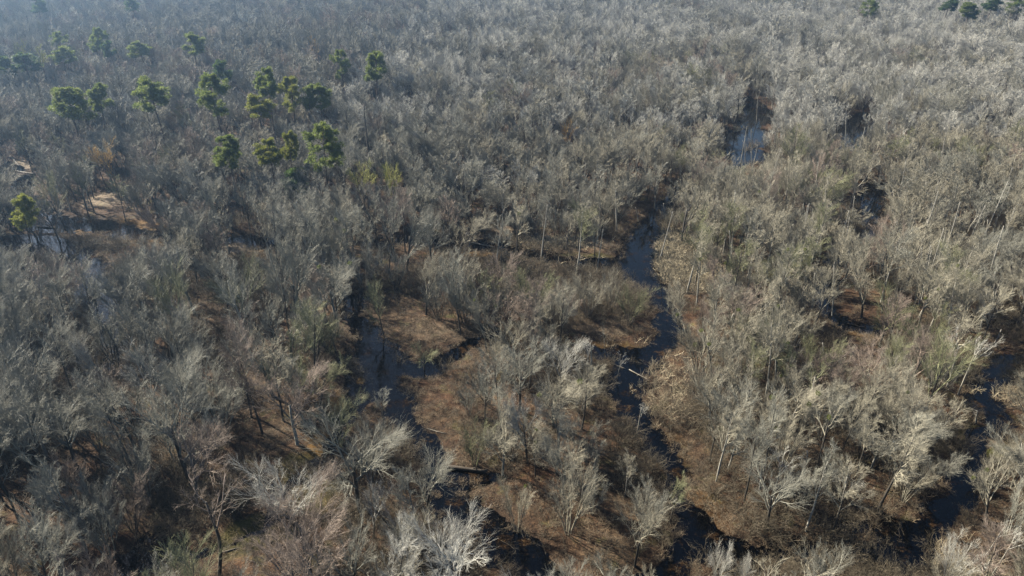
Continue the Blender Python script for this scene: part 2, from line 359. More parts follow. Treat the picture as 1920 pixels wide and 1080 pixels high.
def form_brush(seed, h=2.2, n=14, mat=None):                # undergrowth: a tangle of thin stems
    rng = np.random.default_rng(seed)
    a = rng.uniform(0, 6.28, n); r = rng.uniform(0, .9, n); s = rng.uniform(.1, .7, n)
    A = march(rng, np.stack((np.cos(a) * r, np.sin(a) * r, np.full(n, -.1)), 1), np.stack((np.cos(a) * s, np.sin(a) * s, np.ones(n)), 1), rng.uniform(.5, 1.1, n) * h, 5, .0, .16)
    AR = np.linspace(.022, .009, 5)[None].repeat(n, 0)
    B, BR = spawn(rng, A, AR, 6, .2, 1, .7, .45, .7, 4, .05, .18, rmin=.010)
    D, DR = spawn(rng, B, BR, 4, .2, 1, .7, .5, .7, 3, .05, .18, rmin=.008)
    g = Geo(); g.tubes(A, AR, 3); g.tubes(B, BR, 3); g.tubes(D, DR, 3)
    return g.mesh('brush', mat or M_brush)

NEAR = True
NEARFORMS = {
    'spreading': [form_spreading(150 + i) for i in range(9)],
    'tall': [form_tall(250 + i) for i in range(7)],
    'clump': [form_clump(350 + i) for i in range(6)],
    'sparse': [form_sparse(450 + i) for i in range(5)],
}
NEAR = False
FORMS = {
    'spreading': [form_spreading(100 + i) for i in range(6)],
    'tall': [form_tall(200 + i) for i in range(5)],
    'clump': [form_clump(300 + i) for i in range(4)],
    'sparse': [form_sparse(400 + i) for i in range(4)],
}
SNAGS = [form_snag(500 + i) for i in range(5)]
PINES = [form_pine(600 + i, .54 + .05 * (i % 3), 3.2 + .3 * i) for i in range(4)]
BUSHY = [form_bushy(650 + i) for i in range(2)]

# ------------------------------------------------------------------ setting: ground, water, haze
def axis(lo_far, lo, hi, hi_far, step, grow):
    a = list(np.arange(lo, hi, step)); s = step; x = a[-1]; up = []
    while x < hi_far: s *= grow; x += s; up.append(x)
    s = step; x = lo; dn = []
    while x > lo_far: s *= grow; x -= s; dn.append(x)
    return np.array(dn[::-1] + a + up)
gx = axis(-1500, -95, 95, 1500, .62, 1.035); gy = axis(-400, 40, 165, 1500, .55, 1.03)
GX, GY = np.meshgrid(gx, gy); D = shore(GX, GY); Z = ground_z(GX, GY, D)
V = np.stack((GX, GY, Z), -1).reshape(-1, 3); nx, ny = len(gx), len(gy)
i = (np.arange(ny - 1)[:, None] * nx + np.arange(nx - 1)[None]).ravel()
gm = mesh_np('ground', V, [np.stack((i, i + 1, i + nx + 1, i + nx), 1)], ground_material(), True)
PATCH = [  # photo x, y, radius in metres along x and y, channel (0 sand, 1 ochre silt, 2 algae), strength
    (447, 464, 4, 5, 0, 1), (200, 378, 6, 6, 0, .45), (1255, 490, 5, 12, 0, .7), (1285, 520, 5, 5, 0, .7), (955, 447, 10, 5, 0, .5), (1060, 458, 9, 4, 0, .5), (40, 310, 7, 4, 0, .8),
    (860, 620, 9, 3, 0, .2), (1120, 612, 8, 3, 0, .2), (640, 545, 6, 4, 0, .4), 
    (215, 432, 12, 5, 1, .6), (280, 445, 8, 5, 1, .6), (478, 480, 2.5, 4, 1, 1), (690, 700, 3, 4, 1, .8), (660, 750, 3, 4, 1, .8), (1250, 850, 3, 5, 1, .3), (1320, 960, 2, 4, 1, .25), (900, 478, 8, 2, 1, .6),
    (615, 845, 3, 3, 1, .9), (1130, 660, 5, 3, 1, .6), (1225, 530, 4, 4, 1, .8), (1620, 625, 5, 2, 1, .5),
    (1845, 830, 3, 4, 2, 1), (460, 1010, 3, 3, 2, .45), (570, 880, 2.5, 3, 2, .45), (1240, 485, 3, 4, 2, .7), (1270, 500, 3, 3, 2, .5), (1080, 485, 7, 2, 2, .6), (590, 930, 3, 3, 2, .35),
]
pc = np.zeros((nx * ny, 4), np.float32); pc[:, 3] = 1
wob = .55 + .9 * fbm(V[:, 0] / 2.5, V[:, 1] / 2.5, 71)
for x, y, rx, ry, ch, s in PATCH:
    p = at(x, y, 0); q = np.hypot((V[:, 0] - p[0]) / rx, (V[:, 1] - p[1]) / ry) * wob
    pc[:, ch] = np.maximum(pc[:, ch], s * np.clip((1.15 - q) * 2.2, 0, 1))
ca = gm.color_attributes.new('patches', 'FLOAT_COLOR', 'POINT'); ca.data.foreach_set('color', pc.ravel())
ground = bpy.data.objects.new('ground', gm); C.objects.link(ground); ground['kind'] = 'structure'
wm = mesh_np('water', np.array([(-1500, -400, 0), (1500, -400, 0), (1500, 1500, 0), (-1500, 1500, 0)], float), [np.array([[0, 1, 2, 3]])], water_material())
water = bpy.data.objects.new('water', wm); C.objects.link(water); water['kind'] = 'structure'

# ------------------------------------------------------------------ things
def tag(o, label, cat, group=None):
    o['label'] = label; o['category'] = cat
    if group: o['group'] = group
def put(name, form, x, y, h, rz, crown_mat=None, trunk_mat=None, wide=1.0, lean=(0, 0)):
    k = h / form[2]
    r = bpy.data.objects.new(name, None); C.objects.link(r); r.empty_display_size = .3
    r.location = (x, y, float(ground_z(np.array([x]), np.array([y]))[0])); r.rotation_euler = (lean[0], lean[1], rz); r.scale = (k * wide, k * wide, k)
    rest = [(m, 'branch', trunk_mat) for m in form[1]] if isinstance(form[1], list) else [(form[1], 'crown', crown_mat)]
    for me, nm, mt in [(form[0], 'trunk', trunk_mat)] + rest:
        c = bpy.data.objects.new(nm, me); C.objects.link(c); c.parent = r
        if mt: c.material_slots[0].link = 'OBJECT'; c.material_slots[0].material = mt
    return r
rnd = random.Random(7)

# pines: photo base, top row, crown width in pixels, needle colour, label
PINE = [
    (148, 258, 160, 66, 'green', 'dense broad pine, fullest of the pines at far left, beside a thin leaning one'),
    (190, 240, 157, 36, 'green', 'thin leaning pine pressed against the broad pine at far left'),
    (305, 252, 145, 62, 'green', 'lone round-crowned pine halfway between the broad left pine and the tall slim pine'),
    (418, 248, 138, 56, 'green', 'loose-crowned pine with long bare trunk below a small dark pine'),
    (430, 168, 113, 30, 'dark', 'small dark conical pine just behind the loose-crowned pine'),
    (370, 128, 62, 36, 'green', 'tall slim pine with compact head, standing alone high above the far wood'),
    (273, 124, 78, 36, 'green', 'hazy pine left of the tall slim pine, alone in the far wood'),
    (200, 112, 52, 28, 'green', 'tallest of three thin hazy pines close together far off'),
    (184, 112, 64, 26, 'green', 'left one of three thin hazy pines close together far off'),
    (213, 120, 76, 22, 'dark', 'lowest of three thin hazy pines close together far off'),
    (125, 140, 88, 38, 'green', 'front one of two stacked hazy pines beside the yellow-green tree'),
    (122, 108, 60, 30, 'green', 'rear one of two stacked hazy pines beside the yellow-green tree'),
    (30, 152, 104, 34, 'dark', 'left one of the dark pine pair near the picture edge'),
    (58, 152, 101, 46, 'dark', 'right, wider one of the dark pine pair near the picture edge'),
    (513, 232, 127, 40, 'green', 'tall pale green pine at the back of the dense pine cluster'),
    (550, 224, 145, 48, 'yellow', 'brightest yellow-green pine in the middle of the dense pine cluster'),
    (579, 226, 158, 28, 'green', 'narrow dark pine between its brighter neighbours in the dense cluster'),
    (604, 226, 157, 36, 'green', 'rightmost pine of the dense pine cluster'),
    (490, 244, 176, 52, 'yellow', 'low spreading pine at the left end of the dense pine cluster'),
    (613, 348, 229, 62, 'green', 'large pine with a tall bare trunk and one long side limb, nearest of the pines'),
    (545, 322, 245, 30, 'yellow', 'small thin pine just left of the large bare-trunked pine'),
    (437, 340, 252, 48, 'green', 'flat-topped pine with thin trunk below the loose-crowned pine'),
    (515, 338, 262, 44, 'yellow', 'dense yellow-green pine between the flat-topped pine and the large pine'),
    (642, 160, 94, 34, 'green', 'slim pine with grey bare stem, left of the two lone pines in the centre'),
    (706, 182, 98, 42, 'green', 'pine on a long slanting trunk, right of the two lone pines in the centre'),
    (78, 42, -6, 26, 'dark', 'dim blue pine far off in the haze at upper left'),
    (257, 40, -4, 22, 'dark', 'dim far pine in the haze, right of another dim one'),
    (1625, 40, 0, 30, 'green', 'single far pine left of the far pine row at upper right'),
    (1812, 48, 4, 36, 'green', 'middle pine of the far row at upper right'),
    (1770, 36, -6, 30, 'dark', 'dark pine at the left end of the far row at upper right'),
    (1850, 40, -4, 34, 'dark', 'dark dense pine right of the middle pine in the far row'),
    (1905, 40, -6, 36, 'green', 'last pine of the far row, by the picture edge'),
    (52, 448, 366, 42, 'yellow', 'yellow-green pine standing in the flooded water at the left edge'),
]
TAKEN = []; CLEAR = []
for k, (bx, by, ty, w, col, lab) in enumerate(PINE):
    p = at(bx, by, 6.5); p[2] = GZ; h = min(height_to(p, ty), 29.); f = PINES[k % 4]
    CLEAR.append((bx, (by + ty) / 2 - 4, w * .52, (by - ty) * .52, p[1]))
    wide = (w / proj(p + np.array((0, 0, h * .8)))[2] ** -1 / FPX / 2) / (f[3] * h / f[2])
    o = put('pine_tree', f, p[0], p[1], h, rnd.uniform(0, 6.28), NEEDLE[col], None, max(.6, min(1.8, wide * 1.25)), (0, rad({1: -9, 24: -7}.get(k, rnd.uniform(-2, 2)))))
    tag(o, lab, 'pine tree', 'pines rising above the bare wood'); TAKEN.append((p[0], p[1], 2.5, 0))
EVER = [(555, 378, 316, 52, 'dark', 'low dark bushy evergreen at the foot of the large bare-trunked pine'),
        (470, 252, 228, 26, 'dark', 'small dark evergreen below the low spreading pine of the cluster'),
        (911, 243, 227, 12, 'green', 'tiny lone green evergreen in the middle of the grey wood'),
        (720, 628, 520, 66, 'olive', None)]
for k, (bx, by, ty, w, col, lab) in enumerate(EVER[:3]):
    p = at(bx, by); h = height_to(p, ty); f = BUSHY[k % 2]
    wide = (w / proj(p)[2] ** -1 / FPX / 2) / (f[3] * h / f[2])
    o = put('evergreen_tree', f, p[0], p[1], h, rnd.uniform(0, 6.28), NEEDLE[col], None, max(.5, min(1.8, wide)))
    tag(o, lab, 'evergreen tree', 'evergreens below the pines'); TAKEN.append((p[0], p[1], 2.5, 0))

# dead standing trunks: base x, y, top x, y in the photo
SNAG = [
    (1523, 572, 1530, 502, 'thick pale broken pole standing over bare brown ground, no branches left'),
    (1562, 588, 1573, 490, 'tall thin pale dead trunk just right of the thick broken pole'),
    (1371, 530, 1375, 432, 'tall dead trunk on the reed bank right of the main creek'),
    (1463, 482, 1470, 392, None), (1505, 456, 1508, 382, None), (1587, 462, 1594, 398, None), (1597, 440, 1608, 362, None),
    (1645, 517, 1655, 437, 'slim dead trunk below the small blue pool on the right'),
    (1715, 570, 1728, 462, 'left stem of three white dead trunks leaning together'),
    (1722, 574, 1738, 460, 'middle stem of three white dead trunks leaning together'),
    (1727, 566, 1746, 466, 'right stem of three white dead trunks leaning together'),
    (1845, 482, 1858, 412, None), (1862, 648, 1882, 617, 'short leaning pale stub at the far right water'),
    (1830, 792, 1831, 762, 'short white post-like stump in the dark channel at right'),
    (1428, 486, 1440, 440, None), (1470, 640, 1472, 560, None), (1440, 655, 1444, 572, None), (1400, 300, 1402, 252, None), (1413, 306, 1420, 270, None), (1392, 285, 1398, 232, None), (1421, 215, 1422, 175, None),
    (1468, 326, 1469, 276, None), (1540, 292, 1546, 246, None), (1548, 285, 1552, 240, None), (1655, 330, 1640, 275, None), (1690, 365, 1700, 300, None), (1735, 232, 1748, 180, None),
    (1885, 285, 1890, 250, None), (1820, 368, 1828, 320, None), (1880, 372, 1893, 312, None), (1748, 395, 1760, 340, None), (1248, 412, 1249, 378, 'lone pale stub standing in the main creek at its bend'),
    (1197, 412, 1197, 384, 'short stub on the left edge of the main creek'), (1120, 440, 1126, 380, None), (1015, 455, 1022, 375, None), (720, 300, 708, 215, 'tall black dead trunk with a crooked top beside the pines'),
    (692, 305, 690, 200, 'pale thick dead trunk left of the tall black one'), (1545, 700, 1550, 640, None), (1505, 905, 1512, 840, None), (1423, 930, 1420, 860, None), (1195, 808, 1206, 752, None),
    (1590, 480, 1596, 425, None), (1340, 395, 1342, 340, None), (1318, 310, 1320, 265, None), (1455, 250, 1458, 205, None), (1500, 170, 1502, 130, None), (1680, 190, 1684, 150, None), (1590, 215, 1592, 175, None),
    (1110, 700, 1108, 640, None), (930, 500, 935, 420, None), (640, 150, 642, 110, None), (1180, 330, 1182, 280, None), (1165, 150, 1166, 110, None), (1240, 120, 1242, 84, None), (1350, 110, 1352, 70, None),
    (1430, 130, 1431, 92, None), (1100, 170, 1102, 132, None), (880, 170, 882, 130, None), (770, 160, 772, 120, None), (1600, 130, 1602, 92, None), (1330, 190, 1332, 150, None), (1480, 90, 1482, 55, None),
]
SN = []
for k in range(48):
    bx, by = rnd.uniform(1000, 1900) if k % 3 else rnd.uniform(1300, 1900), 90 + 470 * rnd.random() ** 1.2; z = 4.
    q_ = at(bx, by, z); h_ = rnd.uniform(10.5, 16.5); q_[2] = GZ; e_ = proj(q_ + np.array((rnd.gauss(0, .9), 0, h_)))
    if shore(q_[:1], q_[1:2])[0] > -1: SNAG.append((bx, by, e_[0], e_[1], 'slim dead trunk among silvery trees far out beyond the blue pools' if by < 200 else 'slim dead trunk in the grey wood between the two blue pools and the creek' if by < 340 else 'slim dead trunk in the brushy wood right of the main creek'))
for k, (bx, by, tx, ty, lab) in enumerate(SNAG):
    p = at(bx, by, 3. if by < 480 and bx not in (1248, 1197) else GZ); p[2] = GZ; h = min(height_to(p, ty), 19); d = proj(p)[2]
    dxm = (tx - proj(p + np.array((0, 0, h)))[0]) * d / FPX
    o = put('dead_trunk', SNAGS[k % 5], p[0], p[1], h, rnd.uniform(0, 6.28), None, M_trunk if lab and 'black' in lab else None, {0: 1.35, 36: 1.6}.get(k, .68) * 10 / h, (0, 0))
    o.rotation_mode = 'ZYX' if False else 'XYZ'; o.rotation_euler = (rnd.uniform(-.04, .04), math.atan2(dxm, h), 0)
    tag(o, lab, 'dead trunk', 'dead standing trunks'); SN.append((o, lab)); TAKEN.append((p[0], p[1], .8, 0))

# prominent bare trees: base, top row, width px, form, colour, pale trunk?, label
HERO = [
    (720, 628, 520, 66, 'spreading', 'olive', 0, 'stout olive-green tree on the island edge above the black pool'),
    (215, 332, 266, 68, 'spreading', 'gold', 0, 'round golden-brown tree standing out from grey trees below the broad left pine'),
    (595, 118, 66, 24, 'tall', 'gold', 0, 'small yellowish tree far off, right of the tall slim pine'),
    (1070, 262, 222, 36, 'spreading', 'gold', 0, 'yellow-tinged tree alone in the middle of the grey wood'),
    (45, 130, 72, 34, 'spreading', 'lime', 0, 'hazy yellow-green tree behind the dark pine pair'),
    (88, 150, 84, 20, 'tall', 'lime', 0, 'narrow yellow-green tree in front of the two stacked pines'),
    (680, 345, 305, 70, 'clump', 'lime', 0, 'wide pale green-yellow thicket tree under the pale dead trunk'),
    (735, 350, 303, 60, 'clump', 'lime', 0, 'second pale green-yellow thicket tree, under the tall black trunk'),
    (1775, 725, 610, 70, 'sparse', 'silver', 1, 'white forked tree with leaning trunk above the dark right-hand channel'),
    (1797, 738, 618, 40, 'sparse', 'silver', 1, 'second white slanting tree, right behind the white forked one'),
    (1528, 885, 722, 95, 'sparse', 'tan', 0, 'dark-trunked tree forking in a pale fan amid the right-hand thicket'),
    (1855, 1090, 980, 90, 'sparse', 'silver', 1, 'silver tree with curved white stem at the bottom right corner'),
    (1845, 1050, 965, 80, 'sparse', 'silver', 1, 'silver tree leaning over the black water near the bottom right corner'),
    (1570, 965, 868, 70, 'sparse', 'silver', 1, 'slanting pale tree on the lower edge of the right-hand thicket'),
    (1445, 935, 845, 70, 'sparse', 'silver', 1, 'pale tree with straight thin stem in the right-hand thicket'),
    (1195, 806, 742, 34, 'sparse', 'silver', 1, 'little pale tree alone on the edge of the main creek'),
    (1100, 705, 645, 40, 'sparse', 'silver', 1, 'left one of two little pale trees by the brown backwater'),
    (1158, 705, 652, 36, 'sparse', 'silver', 1, 'right one of two little pale trees by the brown backwater'),
    (1134, 658, 590, 34, 'sparse', 'grey', 1, 'thin pale-stemmed tree at the edge of the long island'),
    (940, 512, 402, 50, 'tall', 'grey', 0, 'tall tree with long bare trunk beside the cross channel'),
    (1115, 480, 400, 62, 'spreading', 'tan', 0, 'broad pale tree at the corner where two creeks meet'),
    (1415, 560, 485, 90, 'spreading', 'olive', 0, 'dark-trunked spreading tree between the reed bank and the broken pole'),
    (560, 640, 425, 95, 'spreading', 'grey', 0, 'big grey round-headed tree right of the small black pool with sandbar'),
    (545, 640, 450, 70, 'tall', 'grey', 0, 'tall dark-stemmed tree beside the big grey round-headed tree'),
    (350, 655, 500, 100, 'spreading', 'olive', 0, 'tree with many black stems rising from one stool by the left water'),
    (975, 770, 620, 110, 'spreading', 'grey', 0, 'large pale feathery tree at the head of the central island'),
    (1050, 745, 630, 100, 'spreading', 'silver', 0, 'silvery feathery tree right of the large pale one on the central island'),
    (795, 690, 635, 70, 'spreading', 'olive', 0, 'low olive tree on the islet between black pool and brown backwater'),
    (880, 780, 715, 60, 'clump', 'grey', 0, 'small grey tree behind the patch of bare brown litter'),
    (890, 870, 785, 80, 'clump', 'olive', 0, 'olive shrubby tree on brown litter above the small black pool'),
    (800, 960, 835, 120, 'spreading', 'grey', 0, 'grey domed tree left of the diagonal black channel'),
    (720, 800, 730, 60, 'tall', 'grey', 0, 'slender grey tree at the upper left of the diagonal channel'),
    (640, 850, 735, 130, 'spreading', 'olive', 0, 'dark olive spreading tree beside the ochre creek bed'),
    (560, 1010, 845, 180, 'spreading', 'silver', 0, 'large bright domed tree left of centre at the bottom'),
    (700, 1010, 920, 110, 'spreading', 'silver', 0, 'bright feathery tree right of the large bright domed one'),
    (850, 1110, 960, 170, 'spreading', 'silver', 0, 'pale bushy tree at the bottom edge beside the diagonal channel'),
    (970, 990, 885, 70, 'clump', 'tan', 0, 'clump of thin upright stems on the bare litter island'),
    (1065, 1000, 850, 120, 'clump', 'tan', 0, 'tall airy many-stemmed tree in the middle of the litter island'),
    (1110, 965, 885, 60, 'clump', 'grey', 0, 'small dark-stemmed tree on open litter right of the airy one'),
    (1190, 1060, 910, 130, 'spreading', 'tan', 0, 'pale leaning tree on the island beside the main creek'),
    (1345, 1090, 1010, 60, 'clump', 'silver', 1, 'small white bushy tree at the bottom right of the main creek mouth'),
    (1390, 1100, 1035, 50, 'clump', 'silver', 1, 'smaller white bushy tree next to another at the bottom'),
    (1770, 1100, 1010, 100, 'clump', 'silver', 0, 'bright fan of stems at the bottom edge, right of the black water'),
    (1255, 980, 880, 60, 'tall', 'olive', 0, 'thin tree with green leaf tuft on the left bank of the main creek'),
    (85, 1015, 880, 120, 'spreading', 'grey', 0, 'dark-trunked grey tree leaning near the bottom left corner'),
    (150, 950, 850, 90, 'spreading', 'russet', 0, 'dusky tree with dark leaning trunk, right of the bottom left one'),
    (250, 880, 730, 100, 'tall', 'grey', 0, 'tall tree with straight black trunk in the left foreground wood'),
    (1330, 800, 680, 130, 'spreading', 'tan', 0, 'broad pale tree on the right bank above the main creek'),
    (1310, 700, 590, 120, 'clump', 'tan', 0, 'dense tan tree on the right bank at the creek narrows'),
    (1450, 700, 575, 150, 'spreading', 'tan', 0, 'wide rounded tan tree behind the dark-trunked fan tree'),
    (600, 560, 470, 70, 'tall', 'grey', 0, 'thin tall grey tree right of the big round-headed one'),
    (470, 620, 490, 120, 'spreading', 'olive', 0, 'olive-crowned tree below the small black pool with sandbar'),
    (200, 780, 690, 100, 'spreading', 'russet', 0, 'rusty-tinged tree below the left flooded water'),
]
TREES = []        # x, y, h, radius, form key, variant, colour, pale, label, rz, lean
for k, (bx, by, ty, w, fk, col, pale, lab) in enumerate(HERO):
    p = at(bx, by, 4. if by < 400 else GZ); p[2] = GZ; h = min(height_to(p, ty), 19); d = proj(p + np.array((0, 0, h * .7)))[2]
    if by < 400: CLEAR.append((bx, (by + ty) / 2 - 4, w * .5, (by - ty) * .5, p[1]))
    v = k % len(FORMS[fk]); TREES.append((p[0], p[1], h, w * d / FPX / 2, fk, v, col, pale, lab))
    TAKEN.append((p[0], p[1], w * d / FPX / 2 * .8, 1))

# clearings: spots of open ground or water that the photo shows uncovered (x, y, rx, ry in pixels)
OPEN = [(1200, 450, 34, 60), (1185, 505, 26, 14), (1215, 420, 26, 30), (1255, 495, 28, 34), (1290, 522, 36, 12), (1407, 212, 14, 20), (1388, 262, 24, 14), (1412, 292, 32, 9), (1438, 218, 8, 14), (1604, 247, 16, 20), (1632, 392, 22, 36),
        (475, 455, 40, 18), (450, 468, 20, 10), (175, 480, 26, 12), (212, 560, 12, 8), (60, 458, 60, 12), (215, 432, 80, 14), (110, 412, 50, 6), (205, 380, 14, 10), (30, 312, 24, 14),
        (905, 462, 22, 14), (975, 475, 40, 7), (1060, 488, 50, 7), (1120, 490, 40, 8), (940, 442, 26, 6), (1050, 458, 40, 6),
        (690, 640, 34, 40), (705, 690, 30, 30), (770, 700, 40, 14), (830, 640, 34, 16), (870, 665, 22, 20), (800, 620, 40, 10), (700, 560, 50, 12), (760, 606, 30, 10), (1115, 618, 46, 10), (1150, 635, 60, 10), (1235, 580, 16, 46), (1235, 640, 20, 20),
        (1130, 655, 50, 12), (1180, 700, 26, 36), (1180, 745, 40, 30), (1245, 700, 40, 40), (1215, 810, 20, 24), (1250, 845, 26, 24), (1285, 900, 22, 40), (1300, 960, 24, 40), (1290, 1020, 34, 40), (1350, 985, 36, 30), (1370, 1030, 50, 16), (1450, 1040, 50, 18), (1300, 850, 24, 26),
        (800, 775, 44, 34), (840, 810, 44, 24), (880, 880, 36, 12), (790, 720, 36, 10), (880, 910, 44, 20), (840, 930, 18, 40), (870, 960, 30, 30), (930, 1010, 44, 18), (910, 960, 34, 20), (960, 1040, 40, 22), (1000, 1060, 40, 20), (1000, 930, 30, 20), (830, 870, 18, 30),
        (1590, 615, 50, 12), (1570, 580, 30, 14), (1620, 635, 36, 12), (1880, 640, 34, 16), (1880, 690, 40, 24), (1850, 730, 40, 20), (1870, 780, 40, 22), (1845, 830, 22, 22), (1760, 985, 50, 22), (1690, 1000, 50, 18), (1620, 1000, 40, 14), (1800, 930, 20, 30), (1720, 1045, 40, 12),
        (470, 850, 44, 12), (420, 880, 44, 14), (520, 825, 40, 10), (285, 1035, 22, 16), (240, 1015, 24, 14), (440, 1022, 24, 10), (380, 570, 26, 10), (345, 575, 12, 8), (395, 600, 20, 12), (615, 842, 12, 12), (1120, 1010, 40, 20), (1060, 1010, 30, 14), (1150, 960, 24, 14)]
OPEN = np.array(OPEN + [(930, 470, 60, 12), (1040, 484, 60, 12), (1130, 496, 40, 12), (800, 458, 46, 10), (730, 455, 40, 8), (240, 440, 60, 12)], float); OPEN[:, 2:] *= np.where(OPEN[:, 1:2] > 560, 1.32, 1.12)
CLEAR = np.array(CLEAR)
def hides_pine(x, y, h, r):
    near_ = CLEAR[(CLEAR[:, 4] > y) & (CLEAR[:, 4] < y + 160)]
    if not len(near_): return False
    q = proj(np.array([(x + a * r, y, z * h) for a, z in ((0, .7), (0, .85), (0, 1), (-.7, .75), (.7, .75), (-.4, .92), (.4, .92))]))
    return bool(((np.abs(q[:, None, 0] - near_[None, :, 0]) < near_[None, :, 2] * .75) & (np.abs(q[:, None, 1] - near_[None, :, 1]) < near_[None, :, 3] * .92)).any())
def blocked(x, y, h, r):                            # share of the crown that would hide a clearing
    pts = np.array([(x + a * r, y, z * h) for a, z in ((0, .05), (0, .3), (0, .55), (0, .7), (0, .82), (0, .92), (0, 1.), (-.7, .6), (.7, .6), (-.7, .8), (.7, .8), (-.4, .93), (.4, .93))])
    q = proj(pts); hit = (((q[:, None, 0] - OPEN[None, :, 0]) / OPEN[None, :, 2]) ** 2 + ((q[:, None, 1] - OPEN[None, :, 1]) / OPEN[None, :, 3]) ** 2) < 1
    return hit.any(1).mean()

# wood: jittered fill with rejection
rng = np.random.default_rng(42)
cell = {}
def near(x, y, r):
    i, j = int(x // 4), int(y // 4)
    for a in range(i - 2, i + 3):
        for b in range(j - 2, j + 3):
            for px, py, pr in cell.get((a, b), ()):
                if (px - x) ** 2 + (py - y) ** 2 < (r + pr) ** 2: return True
    return False
def occupy(x, y, r): cell.setdefault((int(x // 4), int(y // 4)), []).append((x, y, r))
for x, y, r, _ in TAKEN: occupy(x, y, min(r, 3.2))
y = 30.0; rows = []
while y < 600:
    st = 1.9 if y < 150 else 2.1 if y < 300 else 2.6
    w = .74 * (y * _cp + 30) + 35
    xs = np.arange(-w, w, st); rows.append(np.stack((xs + rng.uniform(-.5, .5, len(xs)) * st, y + rng.uniform(-.5, .5, len(xs)) * st), 1)); y += st
cand = np.concatenate(rows); 
dsh = shore(cand[:, 0], cand[:, 1]); dens = fbm(cand[:, 0] / 22, cand[:, 1] / 22, 91); tone = fbm(cand[:, 0] / 30, cand[:, 1] / 30, 55, 2)
order = rng.permutation(len(cand))
for i in order:
    x, y = cand[i]; d = dsh[i]
    if d < .3 and rng.random() > (.3 if x < -20 and y < 140 and y > 90 else .05): continue
    if y < 44 and abs(x) < 30: pass
    u = rng.random()
    right = x > 8
    fk = 'spreading' if u < .40 else 'tall' if u < .66 else 'clump' if u < .92 else 'sparse'
    big = .62 + .80 * dens[i] + rng.normal(0, .12)
    h = {'spreading': 10.4, 'tall': 12.6, 'clump': 7.6, 'sparse': 10.}[fk] * max(.55, big * (1.0 if not right else .92))
    if y > 220: h *= 1.08
    v = int(rng.integers(len(FORMS[fk]))); f = FORMS[fk][v]; r = f[3] * h / f[2]
    sep = min(r * .40, 1.8) * (1 if y < 300 else 1.1)
    if near(x, y, sep): continue
    if rng.random() < .25 * (dens[i] < .4): continue
    if y < 340 and blocked(x, y, h, r) > 0: continue
    if y > 110 and hides_pine(x, y, h, r): continue
    t = tone[i]
    if y > 200: pr = dict(silver=.58, grey=.20, tan=.14, russet=.05, olive=.03) if x > -60 else dict(silver=.1, grey=.5, tan=.12, russet=.24, olive=.04)  # far centre and right: sunlit crown tops and airlight put into silver twigs
    elif x < -12: pr = dict(silver=.05, grey=.50, tan=.10, russet=.15, olive=.20)
    else: pr = dict(silver=.08, grey=.30, tan=.40, russet=.05, olive=.17)
    ks = list(pr); c = ks[int(np.searchsorted(np.cumsum([pr[k] for k in ks]), min(.999, rng.random() * .55 + .45 * np.clip((t - .25) * 2, 0, .999))))]
    occupy(x, y, sep); TREES.append((x, y, h, r, fk, v, c, int(rng.random() < .18 or (right and rng.random() < .25)), None))

# the largest in view become trees of their own, the rest one wood
T = np.array([(t[0], t[1], t[2]) for t in TREES]); q = proj(np.stack((T[:, 0], T[:, 1], T[:, 2] * .65), 1))
inview = (q[:, 0] > -30) & (q[:, 0] < 1950) & (q[:, 1] > -10) & (q[:, 1] < 1100)
size = np.where(inview, T[:, 2] / q[:, 2], -1); size[:len(HERO)] += 10
own = set(np.argsort(-size)[:300].tolist())
COLW = {'grey': 'grey', 'silver': 'silvery', 'tan': 'tan', 'olive': 'olive', 'russet': 'rusty brown', 'gold': 'golden', 'lime': 'yellow-green'}
FORMW = {'spreading': 'spreading', 'tall': 'slender', 'clump': 'many-stemmed', 'sparse': 'open-limbed'}
MARKS = [('the small black island pool', 880, 884), ('the stout olive tree', 720, 628), ('the left flooded water', 200, 560), ('the sandbar pool', 465, 460), ('the creek junction', 1180, 505),
         ('the thick broken pole', 1523, 572), ('the white forked tree', 1775, 725), ('the dark-trunked fan tree', 1528, 885), ('the main creek bend', 1245, 600), ('the main creek mouth', 1290, 1010), ('the diagonal black channel', 860, 960),
         ('the little pale creekside tree', 1195, 806), ('the ochre creek bed', 610, 845), ('the large bright domed tree', 560, 1010), ('the bottom left corner', 60, 1060), ('the straight black-trunked tree', 250, 880), ('the rusty-tinged tree', 200, 780),
         ('the black water at lower right', 1740, 990), ('the algae patch', 1845, 830), ('the brown backwater', 1130, 660), ('the black stool tree', 350, 655), ('the big grey round-headed tree', 560, 640), ('the feathery pale tree', 975, 770), ('the airy island tree', 1065, 1000),
         ('the bottom right corner', 1860, 1070), ('the reed bank', 1270, 500), ('the three leaning white trunks', 1720, 570), ('the wide rounded tan tree', 1450, 700), ('the left picture edge', 10, 700), ('the broad creekside tan tree', 1330, 800)]
MG = np.array([at(a, b)[:2] for _, a, b in MARKS])
ORD = ['nearest', 'second nearest', 'third nearest', 'fourth nearest', 'fifth nearest', 'sixth nearest', 'seventh nearest', 'eighth nearest', 'ninth nearest', 'tenth nearest']
bucket = {}
